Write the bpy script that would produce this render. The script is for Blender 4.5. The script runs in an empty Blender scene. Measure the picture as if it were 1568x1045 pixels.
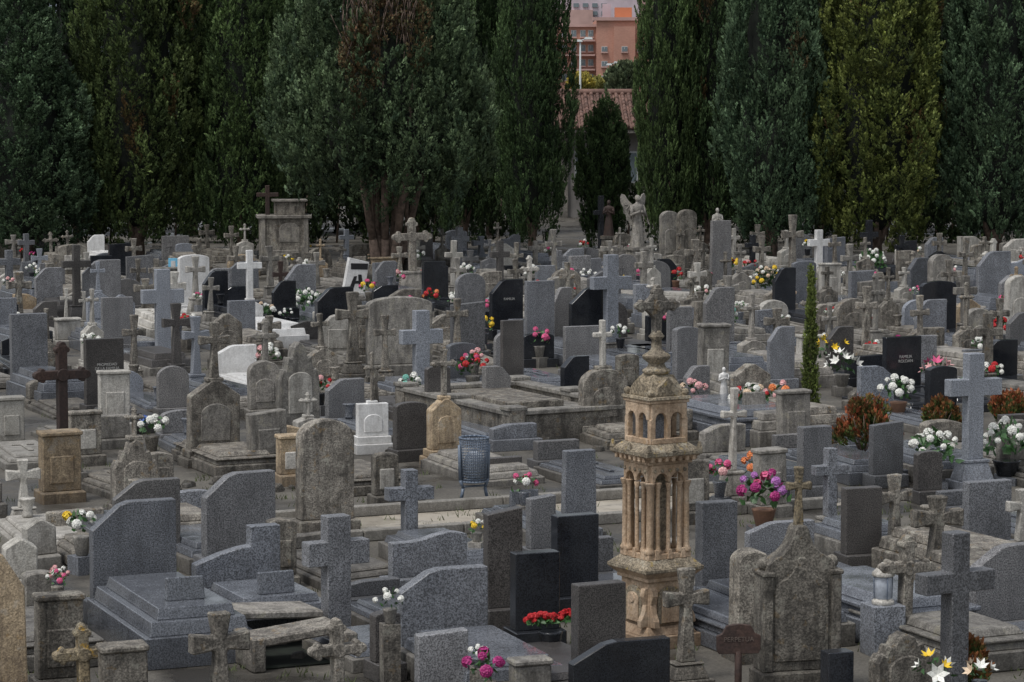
import bpy, bmesh, math, random
import numpy as np
from mathutils import Matrix, Vector
random.seed(7); R=random.Random(11)
scene=bpy.context.scene
# ------------------------------------------------------------------ camera
F=4200.0; CH=5.0; PIT=math.atan(392/F)
cam=bpy.data.cameras.new("camera"); co=bpy.data.objects.new("camera",cam)
scene.collection.objects.link(co); scene.camera=co
cam.sensor_width=36; cam.lens=36*F/1568; cam.clip_end=6000; cam.clip_start=0.5
co.location=(0,0,CH); co.rotation_euler=(math.pi/2-PIT,0,0)
sp,cp=math.sin(PIT),math.cos(PIT)
def pixel_to_plan(px,py,z=0.0):
    """plan position (m) where the camera ray through an image pixel meets height z, plus local scale"""
    X=(px-784)/F; Y=(522.5-py)/F
    dz=-sp+cp*Y; t=(z-CH)/dz
    return X*t,(cp+sp*Y)*t,F/t
YAW=math.radians(24)
# ------------------------------------------------------------------ materials
class NT:
    def __init__(s,name):
        s.m=bpy.data.materials.new(name); s.m.use_nodes=True; s.t=s.m.node_tree
        s.b=s.t.nodes['Principled BSDF']
    def n(s,typ,**k):
        nd=s.t.nodes.new(typ)
        for a,v in k.items(): setattr(nd,a,v)
        return nd
    def l(s,a,b): s.t.links.new(a,b)
    def noise(s,vec,scale,det=4,rough=.6):
        n=s.n('ShaderNodeTexNoise'); n.inputs['Scale'].default_value=scale
        n.inputs['Detail'].default_value=det; n.inputs['Roughness'].default_value=rough
        if vec: s.l(vec,n.inputs['Vector'])
        return n.outputs['Fac']
    def ramp(s,f,a,b,lo=0.,hi=1.):
        n=s.n('ShaderNodeMapRange'); n.clamp=True
        n.inputs[1].default_value=a;n.inputs[2].default_value=b;n.inputs[3].default_value=lo;n.inputs[4].default_value=hi
        s.l(f,n.inputs[0]); return n.outputs[0]
    def mix(s,f,a,b,bt='MIX'):
        n=s.n('ShaderNodeMix',data_type='RGBA',blend_type=bt)
        for v,i in ((f,0),(a,6),(b,7)):
            if isinstance(v,(int,float)): n.inputs[i].default_value=v
            elif isinstance(v,tuple): n.inputs[i].default_value=(*v[:3],1)
            else: s.l(v,n.inputs[i])
        return n.outputs[2]
    def math(s,op,a,b):
        n=s.n('ShaderNodeMath',operation=op)
        for v,i in ((a,0),(b,1)):
            if isinstance(v,(int,float)): n.inputs[i].default_value=v
            else: s.l(v,n.inputs[i])
        return n.outputs[0]
    def grey(s,f):
        n=s.n('ShaderNodeCombineColor')
        for i in range(3): s.l(f,n.inputs[i])
        return n.outputs[0]
    def coords(s,scale=(1,1,1)):
        tc=s.n('ShaderNodeTexCoord'); oi=s.n('ShaderNodeObjectInfo')
        mp=s.n('ShaderNodeVectorMath',operation='ADD')
        cb=s.n('ShaderNodeCombineXYZ'); m=s.math('MULTIPLY',oi.outputs['Random'],37.0)
        s.l(m,cb.inputs[0]); s.l(m,cb.inputs[1])
        s.l(tc.outputs['Object'],mp.inputs[0]); s.l(cb.outputs[0],mp.inputs[1])
        s.tc=tc; s.oi=oi
        return mp.outputs[0]
    def scalev(s,v,sc):
        n=s.n('ShaderNodeVectorMath',operation='MULTIPLY'); n.inputs[1].default_value=sc; s.l(v,n.inputs[0]); return n.outputs[0]
    def bump(s,h,st,d=.01):
        b=s.n('ShaderNodeBump'); b.inputs['Strength'].default_value=st; b.inputs['Distance'].default_value=d
        s.l(h,b.inputs['Height']); s.l(b.outputs[0],s.b.inputs['Normal'])
def stone(name,c1,c2,speck=.25,ss=90,rough=.7,stain=.5,sc=(.04,.04,.04),lichen=0.,lc=(.45,.42,.3),lichen2=0,lc2=(.35,.2,.04),bump=.4,var=.22,hue=.0):
    N=NT(name); v=N.coords()
    big=N.noise(v,2.2,3,.65)
    col=N.mix(N.ramp(big,.35,.65),c1,c2)
    if hue: # some stones are warmer than others
        f=N.ramp(N.math('FRACT',N.math('MULTIPLY',N.oi.outputs['Random'],13.7),0.0),0,1,0,hue)
        g=(sum(c1)+sum(c2))/6
        col=N.mix(f,col,(g*1.08,g*.99,g*.88))
    sp1=N.ramp(N.noise(v,ss,1,.7),.36,.64,1-speck*1.6,1+speck*1.2)
    col=N.mix(1.0,col,N.grey(sp1),'MULTIPLY')
    st=N.ramp(N.noise(N.scalev(v,(7,7,1.3)),1.0,4,.7),.46,.7,0,stain)
    col=N.mix(st,col,sc)
    bl=N.noise(v,6.5,5,.75)
    if stain>.3: col=N.mix(N.ramp(bl,.5,.66,0,stain*.85),col,tuple(x*1.3 for x in sc))
    if lichen>0: col=N.mix(N.ramp(bl,.44,.36,0,lichen),col,lc)
    if lichen2>0: col=N.mix(N.ramp(N.noise(v,8.3,3,.75),.6,.67,0,lichen2),col,lc2)
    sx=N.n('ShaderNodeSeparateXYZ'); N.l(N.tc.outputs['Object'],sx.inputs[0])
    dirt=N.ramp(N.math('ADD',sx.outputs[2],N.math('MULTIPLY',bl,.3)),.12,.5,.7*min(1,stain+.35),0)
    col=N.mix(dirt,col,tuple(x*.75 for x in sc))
    br=N.ramp(N.oi.outputs['Random'],0,1,1-var,1+var)
    col=N.mix(1.0,col,N.grey(br),'MULTIPLY')
    N.l(col,N.b.inputs['Base Color'])
    N.l(N.ramp(big,.3,.7,rough-.1,rough+.12),N.b.inputs['Roughness'])
    if bump>.2: N.bump(N.noise(v,22,3,.75),bump,.014)
    return N.m
M={}
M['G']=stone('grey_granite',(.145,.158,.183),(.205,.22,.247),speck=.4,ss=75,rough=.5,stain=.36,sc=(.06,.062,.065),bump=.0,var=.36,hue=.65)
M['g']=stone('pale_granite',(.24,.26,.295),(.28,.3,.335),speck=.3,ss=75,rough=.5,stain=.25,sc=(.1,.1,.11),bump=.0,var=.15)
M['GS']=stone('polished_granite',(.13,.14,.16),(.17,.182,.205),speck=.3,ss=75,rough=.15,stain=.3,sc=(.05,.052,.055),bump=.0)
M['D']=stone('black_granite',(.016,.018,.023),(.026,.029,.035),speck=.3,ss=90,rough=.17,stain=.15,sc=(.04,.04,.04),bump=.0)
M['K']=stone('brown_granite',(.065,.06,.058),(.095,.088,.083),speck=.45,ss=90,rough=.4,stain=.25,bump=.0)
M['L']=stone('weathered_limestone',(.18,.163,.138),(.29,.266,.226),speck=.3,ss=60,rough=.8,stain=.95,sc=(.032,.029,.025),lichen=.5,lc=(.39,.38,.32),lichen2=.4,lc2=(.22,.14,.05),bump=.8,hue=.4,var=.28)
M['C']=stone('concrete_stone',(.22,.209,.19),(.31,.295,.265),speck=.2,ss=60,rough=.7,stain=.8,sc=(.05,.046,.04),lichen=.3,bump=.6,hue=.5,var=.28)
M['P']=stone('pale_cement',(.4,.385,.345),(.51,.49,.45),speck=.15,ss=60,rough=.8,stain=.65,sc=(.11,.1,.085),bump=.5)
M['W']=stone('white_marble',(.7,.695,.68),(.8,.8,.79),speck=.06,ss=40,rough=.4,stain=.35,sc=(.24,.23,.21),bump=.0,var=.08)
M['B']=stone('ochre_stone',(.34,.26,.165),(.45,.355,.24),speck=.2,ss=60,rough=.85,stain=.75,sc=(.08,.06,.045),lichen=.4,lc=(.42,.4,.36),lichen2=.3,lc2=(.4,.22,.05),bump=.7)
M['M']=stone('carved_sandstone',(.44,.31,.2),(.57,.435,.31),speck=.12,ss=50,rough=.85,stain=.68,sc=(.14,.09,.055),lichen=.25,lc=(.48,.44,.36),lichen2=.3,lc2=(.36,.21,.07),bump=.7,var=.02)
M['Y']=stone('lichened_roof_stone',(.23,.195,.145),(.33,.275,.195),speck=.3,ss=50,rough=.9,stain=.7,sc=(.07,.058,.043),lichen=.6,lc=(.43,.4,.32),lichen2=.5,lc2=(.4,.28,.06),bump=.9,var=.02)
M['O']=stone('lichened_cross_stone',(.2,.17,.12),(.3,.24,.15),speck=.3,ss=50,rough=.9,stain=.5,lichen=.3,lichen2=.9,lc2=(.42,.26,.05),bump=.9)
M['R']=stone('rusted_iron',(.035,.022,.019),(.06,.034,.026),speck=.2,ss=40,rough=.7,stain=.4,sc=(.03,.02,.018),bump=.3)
def plain(name,c,rough=.6,metal=0,var=.0,ns=30,nv=.15):
    N=NT(name); v=N.coords()
    col=N.mix(1.0,c,N.grey(N.ramp(N.noise(v,ns,2),.3,.7,1-nv,1+nv)),'MULTIPLY')
    N.l(col,N.b.inputs['Base Color']); N.b.inputs['Roughness'].default_value=rough; N.b.inputs['Metallic'].default_value=metal
    return N.m
M['iron']=plain('painted_iron',(.13,.165,.22),.45,.1)
M['bag']=plain('plastic_bag',(.42,.46,.52),.35)
M['black']=plain('black_paint',(.02,.02,.022),.4)
M['blue']=plain('blue_sign_paint',(.18,.5,.72),.5)
M['terra']=plain('terracotta_pot',(.2,.11,.07),.8)
M['bark']=plain('cypress_bark',(.15,.108,.085),.9,ns=9,nv=.5)
M['letters']=plain('gilt_letters',(.45,.45,.43),.4)
M['rletters']=plain('worn_letters',(.13,.1,.085),.5)
def petalmat(n,c): 
    return plain(n,c,.55,ns=60,nv=.18)
PC={'w':(.8,.8,.75),'r':(.5,.015,.02),'p':(.65,.1,.24),'m':(.36,.02,.16),'y':(.8,.55,.03),'o':(.75,.24,.08),'l':(.45,.17,.48),'k':(.75,.42,.42),'b':(.12,.2,.5),'t':(.2,.5,.42),'c':(.7,.55,.4)}
for k,c in PC.items(): M['f'+k]=petalmat('petal_'+k,c)
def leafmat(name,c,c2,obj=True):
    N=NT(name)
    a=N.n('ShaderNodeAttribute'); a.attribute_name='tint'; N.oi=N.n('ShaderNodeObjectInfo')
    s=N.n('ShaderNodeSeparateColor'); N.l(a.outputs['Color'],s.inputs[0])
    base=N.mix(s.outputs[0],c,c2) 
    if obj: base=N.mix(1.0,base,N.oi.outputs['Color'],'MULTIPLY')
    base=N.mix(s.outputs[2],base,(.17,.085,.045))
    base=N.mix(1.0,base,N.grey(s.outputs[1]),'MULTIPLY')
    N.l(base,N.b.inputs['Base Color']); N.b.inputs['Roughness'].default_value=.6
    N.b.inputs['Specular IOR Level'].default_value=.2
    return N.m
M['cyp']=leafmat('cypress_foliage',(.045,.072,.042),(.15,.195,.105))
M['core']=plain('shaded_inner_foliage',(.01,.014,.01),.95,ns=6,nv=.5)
M['bush']=leafmat('shrub_foliage',(.08,.13,.04),(.24,.075,.035),obj=False)
M['leaf']=plain('bouquet_leaves',(.04,.11,.03),.5,nv=.4)
M['weed']=plain('dry_weed_blades',(.08,.1,.04),.8,nv=.4)
# ------------------------------------------------------------------ mesh builder
class MB:
    def __init__(s): s.v=[];s.f=[];s.mi=[];s.mats=[];s.M=Matrix.Identity(4);s.sm=[]
    def m(s,k):
        if k not in s.mats: s.mats.append(k)
        return s.mats.index(k)
    def add(s,vs,fs,k,smooth=False):
        o=len(s.v); i=s.m(k)
        for p in vs: s.v.append(tuple(s.M@Vector(p)))
        for f in fs: s.f.append([a+o for a in f]); s.mi.append(i); s.sm.append(smooth)
    def frus(s,x,y,z,w0,d0,w1,d1,h,k):
        vs=[(x-w0/2,y-d0/2,z),(x+w0/2,y-d0/2,z),(x+w0/2,y+d0/2,z),(x-w0/2,y+d0/2,z),
            (x-w1/2,y-d1/2,z+h),(x+w1/2,y-d1/2,z+h),(x+w1/2,y+d1/2,z+h),(x-w1/2,y+d1/2,z+h)]
        s.add(vs,[(0,3,2,1),(4,5,6,7),(0,1,5,4),(1,2,6,5),(2,3,7,6),(3,0,4,7)],k)
    def box(s,x,y,z,w,d,h,k): s.frus(x,y,z,w,d,w,d,h,k)
    def prism(s,pts,y0,y1,k,x=0,z=0):
        n=len(pts); vs=[(x+a,y0,z+b) for a,b in pts]+[(x+a,y1,z+b) for a,b in pts]
        fs=[list(range(n)),list(range(2*n-1,n-1,-1))]+[(i,i+n,(i+1)%n+n,(i+1)%n) for i in range(n)]
        s.add(vs,fs,k)
    def lathe(s,pr,k,x=0,y=0,z=0,n=16,smooth=True,caps=True):
        vs=[];fs=[]
        for r,h in pr:
            for i in range(n):
                a=2*math.pi*i/n; vs.append((x+r*math.cos(a),y+r*math.sin(a),z+h))
        for j in range(len(pr)-1):
            for i in range(n): fs.append((j*n+i,j*n+(i+1)%n,(j+1)*n+(i+1)%n,(j+1)*n+i))
        if caps: fs.append(list(range(n-1,-1,-1))); fs.append([(len(pr)-1)*n+i for i in range(n)])
        s.add(vs,fs,k,smooth)
    def disc(s,x,z,r,y0,y1,k,n=12):
        s.prism([(r*math.cos(2*math.pi*i/n),r*math.sin(2*math.pi*i/n)) for i in range(n)],y0,y1,k,x,z)
    def ball(s,x,y,z,r,k,n=12,sz=1.0):
        s.lathe([(max(.001,r*math.sin(math.pi*j/8)),-r*sz*math.cos(math.pi*j/8)) for j in range(9)],k,x,y,z,n)
    def tube(s,p0,p1,r0,r1,k,n=7):
        p0=Vector(p0);p1=Vector(p1);d=(p1-p0)
        if d.length<1e-5:return
        q=d.to_track_quat('Z','Y'); vs=[]
        for p,r in((p0,r0),(p1,r1)):
            for i in range(n):
                a=2*math.pi*i/n; vs.append(tuple(p+q@Vector((r*math.cos(a),r*math.sin(a),0))))
        s.add(vs,[(i,(i+1)%n,(i+1)%n+n,i+n) for i in range(n)]+[list(range(n-1,-1,-1)),list(range(n,2*n))],k,True)
    def finish(s,name,loc=(0,0,0),yaw=0,bev=.01,recalc=True,tilt=(0,0)):
        me=bpy.data.meshes.new(name); me.from_pydata(s.v,[],s.f)
        for k in s.mats: me.materials.append(M[k])
        me.polygons.foreach_set('material_index',s.mi); me.polygons.foreach_set('use_smooth',s.sm)
        if recalc:
            b=bmesh.new(); b.from_mesh(me); bmesh.ops.recalc_face_normals(b,faces=b.faces); b.to_mesh(me); b.free()
        o=bpy.data.objects.new(name,me); scene.collection.objects.link(o)
        o.location=loc; o.rotation_euler=(tilt[0],tilt[1],yaw)
        if bev:
            md=o.modifiers.new('bevel','BEVEL'); md.width=bev; md.segments=1; md.limit_method='ANGLE'; md.angle_limit=math.radians(50)
        return o
def prof(k,w,h):
    a=w/2
    if k=='slantL': return [(-a,0),(a,0),(a,h),(-a*.1,h),(-a*.35,h*.965),(-a,h*.72)]
    if k=='slantR': return [(-x,z) for x,z in prof('slantL',w,h)][::-1]
    if k=='gable': return [(-a,0),(a,0),(a,h*.78),(.15*a,h),(-.15*a,h),(-a,h*.78)]
    if k=='arch': return [(-a,0),(a,0)]+[(a*math.cos(t*math.pi/12),h-a*.7+a*.7*math.sin(t*math.pi/12)) for t in range(13)]
    if k=='low': return [(-a,0),(a,0)]+[(a*math.cos(t*math.pi/12),h-a*.25+a*.25*math.sin(t*math.pi/12)) for t in range(13)]
    if k=='shoulder': return [(-a,0),(a,0),(a,h*.7),(a*.78,h*.7)]+[(a*.78*math.cos(t*math.pi/12),h*.74+h*.26*math.sin(t*math.pi/12)) for t in range(13)]+[(-a*.78,h*.7),(-a,h*.7)]
    if k=='gothic':
        r=[(a,0),(a,.66*h),(.97*a,.74*h),(.8*a,.775*h),(.55*a,.81*h),(.36*a,.86*h),(.25*a,.92*h),(.2*a,.97*h),(.12*a,h)]
        return [(-a,0)]+r+[(-x,z) for x,z in r[:0:-1]]
    if k=='wave': return [(-a,0),(a,0),(a,.93*h),(.75*a,.99*h),(.45*a,h),(.15*a,.95*h),(-.15*a,.87*h),(-.45*a,.83*h),(-a,.83*h)]
    if k=='step': return [(-a,0),(a,0),(a,h),(.3*a,h),(.3*a,.72*h),(.05*a,.7*h),(-.4*a,.63*h),(-a,.5*h)]
    if k=='scallop': return [(-a,0),(a,0),(a,h*.55),(.85*a,h*.68),(.7*a,h*.66),(.6*a,.82*h),(.4*a,.8*h),(.3*a,.93*h),(0,h),(-.3*a,.93*h),(-.4*a,.8*h),(-.6*a,.82*h),(-.7*a,h*.66),(-.85*a,h*.68),(-a,h*.55)]
    if k=='para': return [(-a,0),(a*.65,0),(a,h*.85),(-a*.5,h)]
    if k=='taper': return [(-a,0),(a,0),(a*.9,h),(-a*.9,h)]
    if k=='skew': return [(-a,0),(a,0),(a,h),(-a,h*.94)]
    return [(-a,0),(a,0),(a,h),(-a,h)]
def cross(b,x,z,W,H,th,k,style='p',st=.3,y=0):
    if style=='b': st*=.72; W*=.92
    if style=='f': st*=.78
    t=W*st/2; az=H*.68; t2=t*.95; a=W/2
    if style=='f':
        e=1.5
        pts=[(-t*e,0),(t*e,0),(t*.8,az-t*1.6),(t*1.0,az-t2),(a,az-t2*e),(a,az+t2*e),(t*.9,az+t2),(t*e,H),(-t*e,H),(-t*.9,az+t2),(-a,az+t2*e),(-a,az-t2*e),(-t,az-t2),(-t*.8,az-t*1.6)]
    else:
        pts=[(-t,0),(t,0),(t,az-t2),(a,az-t2),(a,az+t2),(t,az+t2),(t,H),(-t,H),(-t,az+t2),(-a,az+t2),(-a,az-t2),(-t,az-t2)]
    b.prism(pts,y-th/2,y+th/2,k,x,z)
    if style=='b':
        q=th/2-.006; r=t*.85
        for cx,cz in((-a,az),(a,az),(0,H)):
            b.disc(x+cx,z+cz,r,y-q,y+q,k)
            if cz==H: b.disc(x-t,z+H-r*1.1,r*.7,y-q-.002,y+q+.002,k);b.disc(x+t,z+H-r*1.1,r*.7,y-q-.002,y+q+.002,k)
            else:
                s_=-1 if cx>0 else 1
                b.disc(x+cx+s_*r*1.1,z+az+t2,r*.7,y-q-.002,y+q+.002,k); b.disc(x+cx+s_*r*1.1,z+az-t2,r*.7,y-q-.002,y+q+.002,k)
        b.disc(x,z+az,t*1.4,y-th/2-.012,y-th/2+.01,k)
STN=[]   # occupied plan points
SL={'G':'GS','g':'GS','D':'D','K':'K','W':'W','P':'P','L':'L','C':'C','B':'C','M':'C','O':'L','R':'L'}
def slab(b,w,L,sgn,y0,mat,h):
    ks=SL[mat]
    if R.random()<.3 and mat in 'LBC': ks='C'
    cy=y0+sgn*L/2
    b.box(0,cy,0,w+.22,L,h*.55,'C' if mat in 'GgDK' and R.random()<.4 else ks)
    b.frus(0,cy,h*.55+.0,w+.12,L-.1,w+.08,L-.16,h*.25,ks)
    b.frus(0,cy,h*.8,w-.06,L-.3,w-.1,L-.36,h*.2,ks)
    u=R.random()
    if u<.25: # small flat cross on the lid
        b.box(0,cy,h,.07,L*.5,.025,ks); b.box(0,cy-sgn*L*.12,h,.3,.069,.022,ks)
    elif u<.42:
        b.lathe([(.05,0),(.07,.03),(.05,.08),(.09,.2),(.1,.22)],ks,x=R.uniform(-.2,.2),y=cy-sgn*L*.3,z=h,n=10)
    elif u<.5:
        b.frus(0,cy+sgn*L*.25,h,.34,.1,.34,.04,.2,'W' if R.random()<.3 else ks)
def text(body,parent,x,z,y,size,mat):
    c=bpy.data.curves.new('inscription','FONT'); c.body=body; c.size=size; c.extrude=.002; c.align_x='CENTER'
    c.materials.append(M[mat]); o=bpy.data.objects.new('inscription',c); scene.collection.objects.link(o)
    o.parent=parent; o.location=(x,y,z); o.rotation_euler=(math.pi/2,0,0)
def memorial(x,y,w,h,kind,mat,yaw,sl='r',L=None,opts=None,ped=None,filler=False):
    opts=opts or {}
    b=MB(); th=R.uniform(.11,.16) if mat in 'GgDKW' else R.uniform(.15,.22)
    name='gravestone'
    slh=R.choice([.22,.3,.38,.5]) if h>.8 else .2
    if kind in('cp','cf','cb'):
        name='stone_cross'
        p=ped if ped is not None else R.uniform(.25,.38)
        ph=h*p; pm=mat if (R.random()<.7 and mat!='R') else 'C'
        pw=max(.34,w*.62)
        if ph>.08:
            b.frus(0,0,0,pw*1.25,pw*.9,pw*1.2,pw*.86,ph*.3,pm)
            b.frus(0,0,ph*.3,pw,pw*.7,pw*.72,pw*.5,ph*.6,pm)
            b.box(0,0,ph*.9,pw*.8,pw*.55,ph*.1,pm)
        cross(b,0,ph,w,h-ph,min(.16,w*.3) if mat in 'GgD' else min(.13,w*.25),mat,kind[1],opts.get('st',.3))
        base=pw
    elif kind=='gx':
        name='gravestone_with_cross'
        bh=h*opts.get('bf',.58)
        b.box(0,0,0,w*1.25,th+.22,.14,mat); b.box(0,0,.14,w*1.12,th+.12,.1,mat)
        b.prism(prof(opts.get('prof','gable'),w,bh-.24),-th/2,th/2,mat,0,.24)
        b.box(0,0,bh-.015,w*.34,th*.8,.05,mat)
        cross(b,0,bh+.03,w*opts.get('cw',.62),h-bh-.03,th*.5,opts.get('cm',mat),R.choice('fbp'),.26)
        b.prism(prof('arch',w*.6,(bh-.24)*.55),-th/2-.012,-th/2+.01,opts.get('pm',mat),0,.24+(bh-.24)*.12)
        base=w*1.2
    else:
        ph=.16 if h<.9 else .22
        b.box(0,0,0,w*1.14,th+.2,ph,mat)
        b.prism(prof(kind,w,h-ph),-th/2,th/2,mat,0,ph)
        if opts.get('mono'):
            for pts in ([(-.16,.1),(-.06,.1),(.02,.42),(-.05,.42)],[(.06,.1),(.16,.1),(.12,.46),(.04,.46)],[(-.12,.6),(.26,.58),(.27,.74),(-.12,.76)],[(-.1,.22),(.14,.22),(.14,.3),(-.1,.3)]):
                b.prism([(u*1.1,v*(h-ph)*1.1) for u,v in pts],-th/2-.008-.002*pts[0][0],-th/2+.004,'black',0,ph)
        if mat in 'LBCP':
            if kind in('flat','taper'): 
                b.box(0,0,h,w*1.08,th*1.25,.05,mat)
            if h>.6 and not opts.get('plain'):
                k2='arch' if kind in('arch','gable','gothic','scallop','shoulder') else 'flat'
                b.prism(prof(k2,w*.62,(h-ph)*.5),-th/2-.014,-th/2+.01,mat if R.random()<.75 else 'P',0,ph+(h-ph)*.14)
        elif R.random()<.3 and h>.6 and filler:
            cross(b,-w*.25,ph+(h-ph)*.35,w*.22,(h-ph)*.32,.02,mat if mat!='D' else 'GS','p',.22,y=-th/2-.004)
        base=w*1.14
    if sl in('r',): sl='f' if R.random()<.68 else 'b'
    o_L=L or R.uniform(1.7,2.1)
    if sl in 'fb':
        sg=-1 if sl=='f' else 1
        y0=sg*(th/2+.12 if kind[0]!='c' else base*.5)
        ok=False
        while o_L>.7:
            hit=False
            for (sx,sy) in STN:
                dx,dy=sx-x,sy-y
                lx=math.cos(yaw)*dx+math.sin(yaw)*dy; ly=-math.sin(yaw)*dx+math.cos(yaw)*dy
                if abs(lx)<.1 and abs(ly)<.1: continue
                if abs(lx)<max(.45,w*.6) and 0<sg*ly<abs(y0)+o_L+.12: hit=True;break
            if not hit: ok=True;break
            o_L-=.2
        if ok:
            slab(b,min(1.0,max(.62,w*.95)),o_L,sg,y0,mat,slh)
    tl=(0,0)
    if mat in 'LCPBO': tl=(R.gauss(0,.014),R.gauss(0,.016))
    o=b.finish(name,(x,y,-.02 if tl[0] else 0),yaw,bev=.014 if mat in 'LBCPMO' else .007,tilt=tl)
    if opts.get('text'):
        text(opts['text'],o,.05*w,h*.66,-th/2-.004,w*.10,'letters')
    return o
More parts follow.
